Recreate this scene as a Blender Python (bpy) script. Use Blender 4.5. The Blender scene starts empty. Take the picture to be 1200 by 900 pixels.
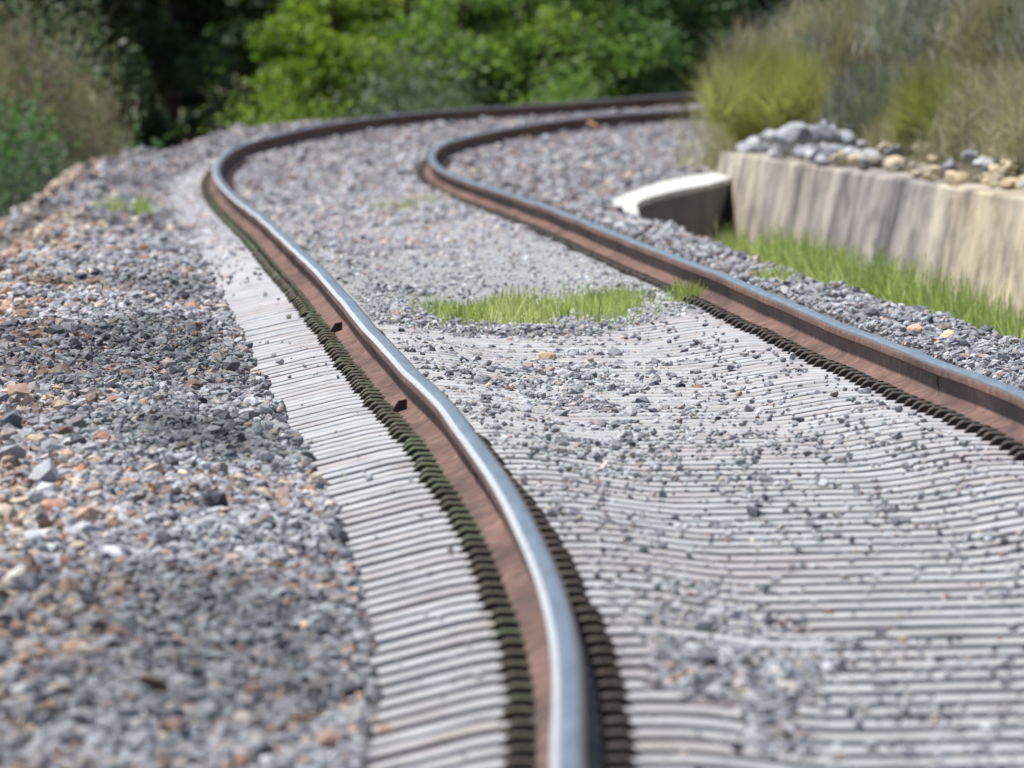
TRK = [
(34.0,0.098,-1.519,0.040),(35.5,0.107,-1.521,0.040),(37.0,0.112,-1.520,0.040),(38.5,0.113,-1.516,0.040),(40.0,0.109,-1.512,0.040),(41.5,0.096,-1.507,0.040),(43.0,0.081,-1.501,0.039),(44.5,0.058,-1.496,0.039),(46.0,0.033,-1.491,0.038),(47.5,0.008,-1.485,0.038),(49.0,-0.022,-1.480,0.037),(50.5,-0.055,-1.475,0.036),(52.0,-0.091,-1.472,0.035),(53.5,-0.127,-1.470,0.034),(55.0,-0.163,-1.469,0.032),(56.5,-0.199,-1.469,0.031),(58.0,-0.238,-1.472,0.029),(59.5,-0.278,-1.478,0.027),(61.0,-0.318,-1.485,0.024),(62.5,-0.356,-1.492,0.022),(64.0,-0.394,-1.499,0.019),(65.5,-0.431,-1.505,0.016),(67.0,-0.468,-1.510,0.013),(68.5,-0.504,-1.515,0.010),(70.0,-0.540,-1.520,0.007),(71.5,-0.577,-1.524,0.004),(73.0,-0.613,-1.528,0.001),(74.5,-0.649,-1.532,-0.002),(76.0,-0.686,-1.535,-0.004),(77.5,-0.723,-1.538,-0.006),(79.0,-0.759,-1.541,-0.008),(80.5,-0.796,-1.546,-0.009),(82.0,-0.832,-1.552,-0.010),(83.5,-0.869,-1.559,-0.011),(85.0,-0.905,-1.568,-0.011),(86.5,-0.941,-1.578,-0.011),(88.0,-0.976,-1.589,-0.009),(89.5,-1.010,-1.600,-0.008),(91.0,-1.044,-1.611,-0.006),(92.5,-1.077,-1.623,-0.003),(94.0,-1.110,-1.636,-0.001),(95.5,-1.142,-1.649,0.003),(97.0,-1.173,-1.662,0.006),(98.5,-1.205,-1.675,0.010),(100.0,-1.236,-1.689,0.014),(101.5,-1.267,-1.703,0.018),(103.0,-1.298,-1.717,0.022),(104.5,-1.329,-1.731,0.027),(106.0,-1.361,-1.745,0.031),(107.5,-1.392,-1.759,0.036),(109.0,-1.423,-1.773,0.040),(110.5,-1.455,-1.787,0.045),(112.0,-1.487,-1.801,0.049),(113.5,-1.519,-1.816,0.053),(115.0,-1.551,-1.830,0.057),(116.5,-1.584,-1.845,0.061),(118.0,-1.618,-1.860,0.065),(119.5,-1.651,-1.874,0.069),(121.0,-1.685,-1.889,0.072),(122.5,-1.719,-1.903,0.075),(124.0,-1.753,-1.917,0.078),(125.5,-1.788,-1.931,0.080),(127.0,-1.823,-1.944,0.082),(128.5,-1.858,-1.956,0.083),(130.0,-1.893,-1.969,0.084),(131.5,-1.929,-1.980,0.085),(133.0,-1.965,-1.991,0.085),(134.5,-2.001,-2.001,0.084),(136.0,-2.037,-2.011,0.083),(137.5,-2.074,-2.019,0.081),(139.0,-2.111,-2.026,0.079),(140.5,-2.149,-2.032,0.076),(142.0,-2.187,-2.037,0.073),(143.5,-2.224,-2.039,0.070),(145.0,-2.261,-2.040,0.066),(146.5,-2.296,-2.040,0.061),(148.0,-2.329,-2.036,0.057),(149.5,-2.356,-2.031,0.052),(151.0,-2.379,-2.025,0.047),(152.5,-2.394,-2.017,0.042),(154.0,-2.401,-2.008,0.037),(155.5,-2.400,-2.000,0.032),(157.0,-2.393,-1.992,0.026),(158.5,-2.380,-1.985,0.021),(160.0,-2.360,-1.979,0.016),(161.5,-2.334,-1.976,0.011),(163.0,-2.300,-1.974,0.006),(164.5,-2.259,-1.973,0.001),(166.0,-2.209,-1.972,-0.004),(167.5,-2.149,-1.970,-0.008),(169.0,-2.079,-1.965,-0.013),(170.5,-1.997,-1.957,-0.016),(172.0,-1.905,-1.950,-0.020),(173.5,-1.802,-1.945,-0.023),(175.0,-1.688,-1.941,-0.026),(176.5,-1.562,-1.935,-0.028),(178.0,-1.426,-1.928,-0.029),(179.5,-1.278,-1.923,-0.031),(181.0,-1.120,-1.920,-0.031),(182.5,-0.951,-1.919,-0.032),(184.0,-0.770,-1.919,-0.032),(185.5,-0.580,-1.920,-0.032),(187.0,-0.379,-1.924,-0.032),(188.5,-0.168,-1.928,-0.031),(190.0,0.051,-1.931,-0.030),(191.5,0.280,-1.930,-0.029),(193.0,0.517,-1.929,-0.028),(194.5,0.763,-1.927,-0.026),(196.0,1.016,-1.924,-0.025),(197.5,1.275,-1.921,-0.023),(199.0,1.539,-1.916,-0.022),(200.2,1.753,-1.913,-0.020),]
import bpy, math, random
import numpy as np
from mathutils import Matrix, Vector
random.seed(7); rng = np.random.default_rng(7)
S = bpy.context.scene
COL = S.collection
R = math.radians
FPX, YH = 22000.0, -100.0          # focal length in pixels of a 1200 px wide frame, image row of the horizon
G = 1.74                           # distance between the rail centres (broad gauge)

# ------------------------------------------------------------------ track alignment
_t = np.array(TRK)
ex0 = np.arange(16, 34, 2.0)
sl = (_t[6, 1] - _t[0, 1]) / (_t[6, 0] - _t[0, 0])
pre = np.stack([ex0, _t[0, 1] + (ex0 - _t[0, 0]) * sl, np.full(len(ex0), _t[0, 2]), np.full(len(ex0), _t[0, 3])], 1)
ex1 = np.arange(202, 330, 2.0)
dx = (_t[-1, 1] - _t[-8, 1]) / (_t[-1, 0] - _t[-8, 0])
e = ex1 - _t[-1, 0]
post = np.stack([ex1, _t[-1, 1] + dx * e + e ** 2 / 560.0, _t[-1, 2] + 0 * e, _t[-1, 3] + 0 * e], 1)
TR = np.concatenate([pre, _t, post])
SS = np.arange(16, 328, 0.5)
LX = np.interp(SS, TR[:, 0], TR[:, 1]); LZ = np.interp(SS, TR[:, 0], TR[:, 2]); CA = np.interp(SS, TR[:, 0], TR[:, 3])
def sm_(a, b, x):
    t = np.clip((x - a) / (b - a), 0, 1); return t * t * (3 - 2 * t)
def smooth(a, n):
    k = np.hanning(n + 2)[1:-1]; k /= k.sum()
    return np.convolve(np.pad(a, n // 2, 'edge'), k, 'valid')
LX = smooth(LX, 9); LZ = smooth(smooth(LZ, 15), 9); CA = smooth(CA, 21)
PSI = np.arctan(np.gradient(smooth(LX, 15), SS))
LZ = LZ + sm_(48, 56, SS) * sm_(150, 140, SS) * (.0015 * np.sin(SS * .78 + 1) + .0008 * np.sin(SS * 1.71))
LX = LX + sm_(44, 56, SS) * sm_(150, 140, SS) * .0015 * np.sin(SS * .66 + 2)
def al(s):
    i = lambda a: np.interp(s, SS, a)
    return i(LX), i(LZ), i(CA), i(PSI)
def P(s, d):
    """station, offset right of the track centre -> x, y, height of the rail-head plane there"""
    x, z, c, p = al(s)
    return x + (d + G / 2) * np.cos(p), s - (d + G / 2) * np.sin(p), z + c * (np.clip(d, -2.2, 2.2) + G / 2) / G
def SD(x, y):
    s = np.array(y, float)
    for _ in range(4):
        lx, _, _, p = al(s)
        d = (x - lx) / np.cos(p) - G / 2 + 0 * s
        s = y + (d + G / 2) * np.sin(p)
    return s, d
def sm(a, b, x):
    t = np.clip((x - a) / (b - a), 0, 1); return t * t * (3 - 2 * t)

# cheap smooth value noise
_NT = rng.random((256, 256))
def noise(x, y):
    xi = np.floor(x).astype(int); yi = np.floor(y).astype(int)
    u = x - xi; v = y - yi; u = u * u * (3 - 2 * u); v = v * v * (3 - 2 * v)
    g = lambda a, b: _NT[a % 256, b % 256]
    return (g(xi, yi) * (1 - u) + g(xi + 1, yi) * u) * (1 - v) + (g(xi, yi + 1) * (1 - u) + g(xi + 1, yi + 1) * u) * v

RAIL_H = 0.135
SEAT = -RAIL_H - 0.008
def sleeper_profile(d):
    a = np.abs(d)
    return SEAT - 0.045 * (1 - sm(0.28, 0.68, a)) - 0.065 * np.clip((a - 1.02) / 0.28, 0, 2)
def cover(s, d):
    """how far loose stone hides the sleepers, 0 bare - 1 buried"""
    n = noise(s * 0.9, d * 3.1) - 0.5
    n2 = noise(s * 0.35 + 40, d * 1.7 + 9) - 0.5
    wl = 0.20 + 0.06 * sm(50, 56, s) + 0.50 * sm(60, 69, s)
    band = 1 - sm(0.55, 1.1, np.abs(d + 0.44 - 0.22 * sm(54, 66, s)) / wl + 1.3 * n)
    band = band * (0.50 + 0.45 * sm(45, 41, s) * sm(37, 39, s) - 0.25 * sm(38, 36, s) - .25 * sm(46, 49, s) * sm(55, 52, s) + .18 * sm(58, 64, s))
    far = sm(72, 80, s + 8 * n2 - 4 * sm(0.2, 0.7, d))
    ins = np.maximum(band, far)
    left = sm(98, 120, s + 14 * n2) * 0.8
    c = np.where(np.abs(d) < 0.8, ins, np.where(d < 0, left, 1.0))
    return np.clip(c + 0.25 * n * (np.abs(d) < 0.8), 0, 1)
def dusty(s, d):
    """pale stone powder lying between the stones"""
    n = noise(s * .45 + 8, d * 2.2 + 4)
    ins = sm(70, 84, s) * sm(140, 118, s) * sm(.92, .7, np.abs(d)) * sm(.22, .42, n)
    lft = sm(90, 104, s) * sm(165, 150, s) * sm(-1.45, -1.25, d) * sm(-.9, -.98, d) * sm(.15, .35, n)
    return np.maximum(ins, lft)
def crest_left(s):
    return 2.30 - 0.15 * sm(60, 110, s) - 0.10 * sm(110, 150, s) - 0.35 * sm(150, 168, s)
def crest_right(s):
    return 1.62 - 0.10 * sm(80, 100, s) + .13 * sm(112, 126, s) + np.clip(s - 130.5, 0, 24) * .072 + 1.0 * sm(154, 172, s)
def bed(s, d):
    """top of the loose stone, relative to the rail-head plane"""
    n = noise(s * 1.3 + 3, d * 2.3 + 5) - 0.5
    c = cover(s, d)
    mid = sleeper_profile(d) - 0.066 + 0.076 * c
    l0 = sleeper_profile(1.2) + 0.006 + 0.0 * s
    lft = l0 + (0.045 + .035 * sm(110, 150, s)) * sm(1.25, 1.9, -d) + 0.05 * n
    cl = crest_left(s) + 0.25 * (noise(s * 0.5, s * 0 + 3) - 0.5)
    lft = lft - np.clip(-d - cl, 0, 3.2) * 0.62 - 0.05 * sm(0, .4, -d - cl)
    cr = crest_right(s) + 0.15 * (noise(s * 0.5 + 20, s * 0 + 7) - 0.5) * sm(125, 118, s)
    pit = sm(121, 126, s) * sm(158, 152, s)
    rgt = l0 + 0.03 + 0.04 * n - np.minimum(np.clip(d - cr - .06 * pit, 0, 9) * (0.50 + 3.5 * pit), 0.72 + .15 * pit)
    rgt = rgt - .06 * sm(1.40, 1.62, d) * sm(118, 124, s) * sm(152, 146, s)
    return np.where(np.abs(d) <= 1.27, mid, np.where(d < 0, lft, rgt))

# retaining wall line (plan) and hillside
WALL = np.array([(60.0, 5.35), (85.0, 4.02), (110.0, 3.0), (147.0, 1.63)])
def wall_x(y):
    w = np.interp(y, WALL[:, 0], WALL[:, 1])
    k = y > 147
    x, _, _, p = al(y)
    return np.where(k, np.maximum(w + np.clip(y - 147, 0, 99) * 0.03, x + 3.92 + np.clip(y - 150, 0, 99) * 0.03), w)
def wall_top(y):
    return np.interp(y, [60, 110, 147, 170], [-1.36, -1.66, -1.853, -1.9])
def ground(x, y):
    x = np.asarray(x, float); y = np.asarray(y, float)
    s, d = SD(x, y)
    _, _, h = P(s, d)
    z = h + bed(s, d)
    wx = wall_x(y)
    u = x - wx
    n = noise(x * 1.4 + 7, y * 0.5) - 0.5
    hill = wall_top(y) - 0.02 + np.clip(u - 0.30, 0, 1.0) * 0.35 + np.clip(u - 0.9, 0, 60) * 0.55 + 0.12 * n * sm(0.2, 1.2, u)
    k = sm(0.02, 0.12, u) * (y <= 147) + sm(-0.25, 0.9, u) * (y > 147)
    return z * (1 - k) + np.maximum(hill, z) * k

def px(x, y, z_up=0.0):
    """the ground point seen at a pixel of the 1200 x 900 photograph"""
    t = np.arange(32, 320, 0.05)
    X = (x - 600) / FPX * t; zz = -(y - YH) / FPX * t
    g = ground(X, t) + z_up
    i = int(np.argmax(zz <= g))
    return float(X[i]), float(t[i]), float(g[i] - z_up)

# ------------------------------------------------------------------ helpers
def tag(o, label=None, cat=None, group=None, kind=None):
    for k, v in (('label', label), ('category', cat), ('group', group), ('kind', kind)):
        if v: o[k] = v
    return o
def empty(name, loc=(0, 0, 0), rz=0.0):
    o = bpy.data.objects.new(name, None); COL.objects.link(o)
    o.empty_display_size = 0.2; o.location = loc; o.rotation_euler = (0, 0, rz); return o
def link(name, me, parent=None, loc=(0, 0, 0)):
    o = bpy.data.objects.new(name, me); COL.objects.link(o); o.location = loc
    if parent: o.parent = parent
    return o
def mesh_np(name, verts, faces, mats, col=None, midx=None, shade=False):
    """verts (n,3); faces (m,k) all with k corners"""
    verts = np.asarray(verts, np.float32); faces = np.asarray(faces, np.int32)
    me = bpy.data.meshes.new(name); m, k = faces.shape
    me.vertices.add(len(verts)); me.vertices.foreach_set('co', verts.ravel())
    me.loops.add(m * k); me.loops.foreach_set('vertex_index', faces.ravel())
    me.polygons.add(m); me.polygons.foreach_set('loop_start', np.arange(0, m * k, k, dtype=np.int32))
    if midx is not None: me.polygons.foreach_set('material_index', np.asarray(midx, np.int32))
    me.polygons.foreach_set('use_smooth', np.full(m, bool(shade)))
    for a in (mats if isinstance(mats, (list, tuple)) else [mats]): me.materials.append(a)
    me.update(calc_edges=True)
    if col is not None:
        at = me.attributes.new('tint', 'FLOAT_COLOR', 'POINT')
        c = np.ones((len(verts), 4), np.float32); c[:, :3] = col
        at.data.foreach_set('color', c.ravel())
    me.validate()
    return me
def mesh_py(name, verts, faces, mats, midx=None, shade=False):
    me = bpy.data.meshes.new(name); me.from_pydata([tuple(v) for v in verts], [], [tuple(f) for f in faces])
    for a in (mats if isinstance(mats, (list, tuple)) else [mats]): me.materials.append(a)
    if midx is not None: me.polygons.foreach_set('material_index', np.asarray(midx, np.int32))
    me.polygons.foreach_set('use_smooth', np.full(len(me.polygons), bool(shade)))
    me.update(); return me
def tubes(paths, sides=5):
    """paths: list of (pts (n,3), radii (n)) -> verts, quads of tapered tubes"""
    V, F = [], []; o = 0
    for pts, rad in paths:
        pts = np.asarray(pts, float); n = len(pts)
        t = np.gradient(pts, axis=0); t /= np.linalg.norm(t, axis=1)[:, None] + 1e-9
        ref = np.where(np.abs(t[:, 2:3]) > .9, np.array([[1., 0, 0]]), np.array([[0, 0, 1.]]))
        a = np.cross(t, ref); a /= np.linalg.norm(a, axis=1)[:, None] + 1e-9; b = np.cross(t, a)
        th = np.arange(sides) / sides * 2 * np.pi
        ring = pts[:, None] + np.asarray(rad)[:, None, None] * (np.cos(th)[None, :, None] * a[:, None] + np.sin(th)[None, :, None] * b[:, None])
        V.append(ring.reshape(-1, 3))
        i = np.arange(n - 1)[:, None] * sides; j = np.arange(sides)[None]; j2 = (j + 1) % sides
        F.append(np.stack([i + j, i + j2, i + sides + j2, i + sides + j], -1).reshape(-1, 4) + o); o += n * sides
    return np.concatenate(V), np.concatenate(F)

# ------------------------------------------------------------------ materials
def srgb(r, g, b):
    f = lambda c: ((c / 255 + .055) / 1.055) ** 2.4 if c > 10 else c / 255 / 12.92
    return (f(r), f(g), f(b), 1)
class Mat:
    def __init__(s, name):
        s.m = bpy.data.materials.new(name); s.m.use_nodes = True; s.t = s.m.node_tree; s.n = s.t.nodes; s.l = s.t.links
        s.b = s.n['Principled BSDF']; s.out = s.n['Material Output']
    def node(s, typ, **kw):
        n = s.n.new(typ)
        for k, v in kw.items():
            if hasattr(n, k) and k not in ('Scale',): setattr(n, k, v)
            else: n.inputs[k].default_value = v
        return n
    def coords(s, kind='Object', scale=(1, 1, 1)):
        tc = s.n.new('ShaderNodeTexCoord'); mp = s.n.new('ShaderNodeMapping'); mp.inputs['Scale'].default_value = scale
        s.l.new(tc.outputs[kind], mp.inputs[0]); return mp.outputs[0]
    def pos(s, scale=(1, 1, 1)):
        g = s.n.new('ShaderNodeNewGeometry'); mp = s.n.new('ShaderNodeMapping'); mp.inputs['Scale'].default_value = scale
        s.l.new(g.outputs['Position'], mp.inputs[0]); return mp.outputs[0]
    def noise(s, vec, scale, detail=6, rough=.6):
        n = s.n.new('ShaderNodeTexNoise'); n.inputs['Scale'].default_value = scale; n.inputs['Detail'].default_value = detail
        n.inputs['Roughness'].default_value = rough
        if vec is not None: s.l.new(vec, n.inputs['Vector'])
        return n.outputs['Fac']
    def ramp(s, fac, stops):
        r = s.n.new('ShaderNodeValToRGB'); el = r.color_ramp.elements
        while len(el) < len(stops): el.new(.5)
        for e_, (p, c) in zip(el, stops): e_.position = p; e_.color = c if len(c) == 4 else (*c, 1)
        s.l.new(fac, r.inputs[0]); return r.outputs['Color']
    def mix(s, fac, a, b, mode='MIX'):
        m = s.n.new('ShaderNodeMix'); m.data_type = 'RGBA'; m.blend_type = mode
        for i, v in ((0, fac), (6, a), (7, b)):
            if hasattr(v, 'is_linked') or isinstance(v, bpy.types.NodeSocket): s.l.new(v, m.inputs[i])
            else: m.inputs[i].default_value = v
        return m.outputs[2]
    def attr(s, name='tint'):
        a = s.n.new('ShaderNodeAttribute'); a.attribute_name = name; return a.outputs['Color']
    def base(s, c, rough=.9, spec=.3):
        if isinstance(c, bpy.types.NodeSocket): s.l.new(c, s.b.inputs['Base Color'])
        else: s.b.inputs['Base Color'].default_value = c
        s.b.inputs['Roughness'].default_value = rough; s.b.inputs['Specular IOR Level'].default_value = spec
    def bump(s, h, strength=.4, dist=.01):
        b = s.n.new('ShaderNodeBump'); b.inputs['Strength'].default_value = strength; b.inputs['Distance'].default_value = dist
        s.l.new(h, b.inputs['Height']); s.l.new(b.outputs[0], s.b.inputs['Normal'])

def m_stone(name='loose stone'):
    m = Mat(name); n = m.noise(m.pos(), 60, 4, .7)
    v = m.ramp(n, [(.3, (.72, .72, .74)), (.7, (1.2, 1.2, 1.18))])
    m.base(m.mix(1.0, m.attr(), v, 'MULTIPLY'), .93, .25); m.bump(m.noise(m.pos(), 130, 3), .35, .006)
    return m.m
def m_bed():
    m = Mat('gravel bed'); p = m.pos()
    a = m.ramp(m.noise(p, 34, 5, .7), [(.32, (.055, .053, .058)), (.52, (.19, .185, .19)), (.72, (.33, .32, .32))])
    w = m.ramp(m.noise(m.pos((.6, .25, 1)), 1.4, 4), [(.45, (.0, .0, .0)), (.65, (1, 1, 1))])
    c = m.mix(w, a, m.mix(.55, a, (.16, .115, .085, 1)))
    dust = m.ramp(m.noise(p, 26, 6, .75), [(.30, (.11, .108, .108)), (.50, (.28, .276, .27)), (.70, (.40, .395, .385))])
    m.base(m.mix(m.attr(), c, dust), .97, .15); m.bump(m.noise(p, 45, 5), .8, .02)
    return m.m
def m_soil():
    m = Mat('hill soil'); p = m.pos()
    m.base(m.ramp(m.noise(p, 3.5, 7, .7), [(.3, (.045, .04, .028)), (.5, (.11, .09, .06)), (.72, (.19, .165, .115))]), .97, .1)
    m.bump(m.noise(p, 14, 6), .9, .05); return m.m
def m_concrete():
    m = Mat('sleeper concrete'); p = m.pos()
    a = m.ramp(m.noise(p, 7, 7, .7), [(.30, (.19, .188, .186)), (.5, (.35, .348, .346)), (.72, (.45, .447, .443))])
    st = m.ramp(m.noise(m.pos((1, .6, 1)), 2.2, 5, .65), [(.46, (0, 0, 0)), (.70, (1, 1, 1))])
    b = m.mix(st, a, m.mix(.45, a, (.30, .225, .175, 1)))
    m.base(b, .9, .25); m.bump(m.noise(p, 90, 4), .3, .004); return m.m
def m_rust(name='rusted rail steel', k=1.0):
    m = Mat(name); p = m.pos((1, .35, 1))
    a = m.ramp(m.noise(p, 16, 7, .7), [(.28, (.062, .032, .023)), (.5, (.130, .070, .052)), (.74, (.24, .15, .12))])
    d = m.ramp(m.noise(m.pos((1, .08, 1)), 5, 4), [(.36, (.55, .54, .54)), (.50, (.95, .93, .92)), (.66, (1.2, 1.14, 1.08))])
    m.base(m.mix(1.0, a, d, 'MULTIPLY'), .78, .35); m.bump(m.noise(m.pos(), 120, 3), .2, .002); return m.m
def m_polished():
    m = Mat('polished running steel'); p = m.pos((1, .05, 1))
    m.base(m.ramp(m.noise(p, 30, 3), [(.3, (.25, .275, .305)), (.7, (.40, .43, .46))]), .30, .5)
    m.b.inputs['Metallic'].default_value = .95
    r = m.ramp(m.noise(p, 40, 3), [(.3, (.26, .26, .26)), (.7, (.40, .40, .40))]); m.l.new(r, m.b.inputs['Roughness']); return m.m
def m_clip():
    m = Mat('mossy rusty clip steel'); p = m.pos()
    a = m.ramp(m.noise(p, 14, 4), [(.35, (.045, .038, .028)), (.6, (.075, .056, .038)), (.8, (.11, .07, .05))])
    g = m.ramp(m.noise(m.pos((1, .2, 1)), 1.7, 4), [(.42, (0, 0, 0)), (.58, (1, 1, 1))])
    m.base(m.mix(g, a, m.mix(.8, a, (.075, .10, .05, 1))), .8, .3); return m.m
def m_dark(name, c, rough=.8):
    m = Mat(name); n = m.noise(m.pos(), 25, 4)
    m.base(m.ramp(n, [(.3, tuple(x * .6 for x in c)), (.7, tuple(x * 1.3 for x in c))]), rough, .3); return m.m
def m_wall():
    m = Mat('stained wall concrete')
    zone = m.noise(m.coords('Object', (.5, .10, .25)), 1.0, 3, .5)                 # buff and grey stretches
    wide = m.noise(m.coords('Object', (.6, .30, .10)), 1.6, 6, .7)                 # broad soot and lime streaks
    fine = m.noise(m.coords('Object', (1, 1.9, .22)), 2.2, 7, .78)                 # narrow drips
    blot = m.noise(m.coords('Object', (1, .8, 2.2)), 1.7, 7, .7)                   # patches that are not streaks
    c = m.ramp(zone, [(.40, (.345, .322, .297)), (.50, (.40, .365, .315)), (.60, (.42, .37, .285))])
    w1 = m.ramp(wide, [(.36, (.30, .285, .30)), (.45, (.85, .83, .84)), (.56, (1.15, 1.12, 1.05)), (.66, (1.35, 1.32, 1.25)), (.74, (.62, .60, .60))])
    f1 = m.ramp(fine, [(.34, (.42, .41, .43)), (.48, (.98, .97, .95)), (.70, (1.25, 1.22, 1.15))])
    b1 = m.ramp(blot, [(.36, (.45, .44, .45)), (.52, (1.0, .99, .98)), (.72, (1.3, 1.26, 1.18))])
    x = m.mix(1.0, c, w1, 'MULTIPLY'); x = m.mix(.85, x, f1, 'MULTIPLY'); x = m.mix(.9, x, b1, 'MULTIPLY')
    m.base(x, .95, .2); m.bump(m.noise(m.coords('Object'), 18, 7, .75), .5, .02); return m.m
def m_white():
    m = Mat('pale coping concrete'); p = m.pos()
    m.base(m.ramp(m.noise(p, 5, 6, .7), [(.36, (.20, .19, .15)), (.46, (.48, .47, .42)), (.62, (.66, .65, .60))]), .9, .2)
    m.bump(m.noise(p, 30, 4), .4, .01); return m.m
def m_leaf(name, lo, mid, hi, transl=.35):
    m = Mat(name)
    a = m.ramp(m.attr(), [(.0, lo), (.5, mid), (1., hi)])
    sep = a
    m.base(a, .55, .35)
    tr = m.n.new('ShaderNodeBsdfTranslucent'); ms = m.n.new('ShaderNodeMixShader'); ms.inputs[0].default_value = transl
    br = m.mix(1.0, a, (1.3, 1.5, .7, 1), 'MULTIPLY')
    m.l.new(br, tr.inputs[0]); m.l.new(m.b.outputs[0], ms.inputs[1]); m.l.new(tr.outputs[0], ms.inputs[2])
    m.l.new(ms.outputs[0], m.out.inputs[0]); return m.m
def m_bark():
    m = Mat('bark'); p = m.pos((1, 1, .3))
    m.base(m.ramp(m.noise(p, 22, 6, .7), [(.3, (.025, .02, .016)), (.7, (.11, .09, .07))]), .95, .1)
    m.bump(m.noise(p, 40, 4), .6, .02); return m.m

M = dict(stone=m_stone(), bed=m_bed(), soil=m_soil(), concrete=m_concrete(), rust=m_rust(), pol=m_polished(), clip=m_clip(),
         clip_rust=m_dark('brown clip steel', (.055, .042, .034), .75), edge=m_dark('worn rail edge with painted sun glint', (.44, .44, .44), .40), head=m_dark('dull oxidised rail head', (.115, .095, .09), .55), bolt=m_dark('rusty bolt and shade-dark clip end steel', (.022, .017, .015)), wall=m_wall(), white=m_white(), bark=m_bark(),
         iron=m_dark('dark weld scale', (.05, .03, .026)), pit=m_dark('shade-darkened drain concrete', (.13, .125, .115), .95),
         straw=m_dark('dry straw', (.42, .34, .20), .9), petal=m_dark('yellow petal', (.75, .60, .04), .7))
M['leaf_dark'] = m_leaf('dark evergreen leaf', (.016, .030, .013), (.036, .066, .026), (.075, .12, .05))
M['leaf_mid'] = m_leaf('mid green leaf', (.028, .068, .026), (.078, .155, .055), (.15, .24, .09))
M['leaf_bright'] = m_leaf('sunny yellow green leaf', (.07, .125, .018), (.17, .25, .038), (.32, .37, .08), .45)
M['leaf_light'] = m_leaf('light green leaf', (.06, .115, .028), (.15, .235, .06), (.27, .34, .11), .45)
M['leaf_pale'] = m_leaf('pale grey green leaf', (.06, .085, .05), (.12, .155, .09), (.22, .26, .17))
M['broom'] = m_leaf('yellow green broom stalk', (.17, .165, .06), (.29, .28, .115), (.44, .41, .21), .45)
M['dry'] = m_leaf('dry brown twig', (.11, .09, .066), (.30, .25, .19), (.50, .44, .34), .35)
M['sage'] = m_leaf('grey sage twig', (.085, .088, .078), (.235, .24, .215), (.40, .41, .37), .3)
M['grass'] = m_leaf('fresh green grass', (.20, .25, .06), (.36, .42, .14), (.58, .57, .30), .4)

# ------------------------------------------------------------------ the ground
def ground_sheets():
    n = 60
    g = np.linspace(-2500, 2500, n); gx, gy = np.meshgrid(g, g, indexing='ij')
    v = np.stack([gx, gy, np.full_like(gx, -4.2) - .6 * noise(gx * .01, gy * .01)], -1).reshape(-1, 3)
    i = np.arange(n - 1)[:, None] * n + np.arange(n - 1)[None]
    f = np.stack([i, i + n, i + n + 1, i + 1], -1).reshape(-1, 4)
    tag(link('ground', mesh_np('ground', v, f, M['soil'], shade=True)), kind='structure')
    # the railway bed: a sheet that follows the track
    s = np.concatenate([np.arange(18, 110, .12), np.arange(110, 215, .25), np.arange(215, 326, 1.5)])
    d = np.concatenate([np.linspace(-9, -3, 14)[:-1], np.arange(-3, 3.2, .06), np.linspace(3.2, 4.4, 9)])
    sg, dg = np.meshgrid(s, d, indexing='ij')
    x, y, h = P(sg, dg)
    z = h + bed(sg, dg)
    k = sm(-4.5, -8.5, dg); z = z * (1 - k) + (-4.35) * k
    u = x - wall_x(y)
    z = np.where((u > .02) & (y < 147), np.minimum(z, wall_top(y) - .75), z)
    v = np.stack([x, y, z], -1).reshape(-1, 3); a, b = sg.shape
    i = np.arange(a - 1)[:, None] * b + np.arange(b - 1)[None]
    f = np.stack([i, i + 1, i + b + 1, i + b], -1).reshape(-1, 4)
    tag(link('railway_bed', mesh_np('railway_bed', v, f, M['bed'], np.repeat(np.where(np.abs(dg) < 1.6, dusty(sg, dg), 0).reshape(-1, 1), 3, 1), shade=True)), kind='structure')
    # hillside above the wall
    y = np.concatenate([np.arange(60, 200, .5), np.arange(200, 330, 3)])
    u = np.concatenate([np.arange(-.9, 4, .1), np.linspace(4, 60, 30)])
    yg, ug = np.meshgrid(y, u, indexing='ij')
    lim = np.where(yg <= 147, np.maximum(ug, .10), ug)
    x = wall_x(yg) + lim; z = ground(x, yg)
    z = np.where((yg > 147), np.where(ug < 0, np.minimum(z, ground(x, yg) - .06), z), z)
    v = np.stack([x, yg, z], -1).reshape(-1, 3); a, b = yg.shape
    i = np.arange(a - 1)[:, None] * b + np.arange(b - 1)[None]
    f = np.stack([i, i + 1, i + b + 1, i + b], -1).reshape(-1, 4)
    tag(link('hillside', mesh_np('hillside', v, f, M['soil'], shade=True)), kind='structure')
ground_sheets()

# ------------------------------------------------------------------ loose ballast stone
def ico():
    t = (1 + 5 ** .5) / 2
    v = np.array([(-1, t, 0), (1, t, 0), (-1, -t, 0), (1, -t, 0), (0, -1, t), (0, 1, t), (0, -1, -t), (0, 1, -t), (t, 0, -1), (t, 0, 1), (-t, 0, -1), (-t, 0, 1)], float)
    v /= np.linalg.norm(v[0])
    f = np.array([(0, 11, 5), (0, 5, 1), (0, 1, 7), (0, 7, 10), (0, 10, 11), (1, 5, 9), (5, 11, 4), (11, 10, 2), (10, 7, 6), (7, 1, 8), (3, 9, 4), (3, 4, 2), (3, 2, 6), (3, 6, 8), (3, 8, 9), (4, 9, 5), (2, 4, 11), (6, 2, 10), (8, 6, 7), (9, 8, 1)])
    return v, f
ICO_V, ICO_F = ico()
def rand_rot(n):
    q = rng.normal(size=(n, 4)); q /= np.linalg.norm(q, axis=1)[:, None]
    w, x, y, z = q.T
    return np.stack([1 - 2 * (y * y + z * z), 2 * (x * y - z * w), 2 * (x * z + y * w), 2 * (x * y + z * w), 1 - 2 * (x * x + z * z), 2 * (y * z - x * w), 2 * (x * z - y * w), 2 * (y * z + x * w), 1 - 2 * (x * x + y * y)], -1).reshape(-1, 3, 3)
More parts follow.
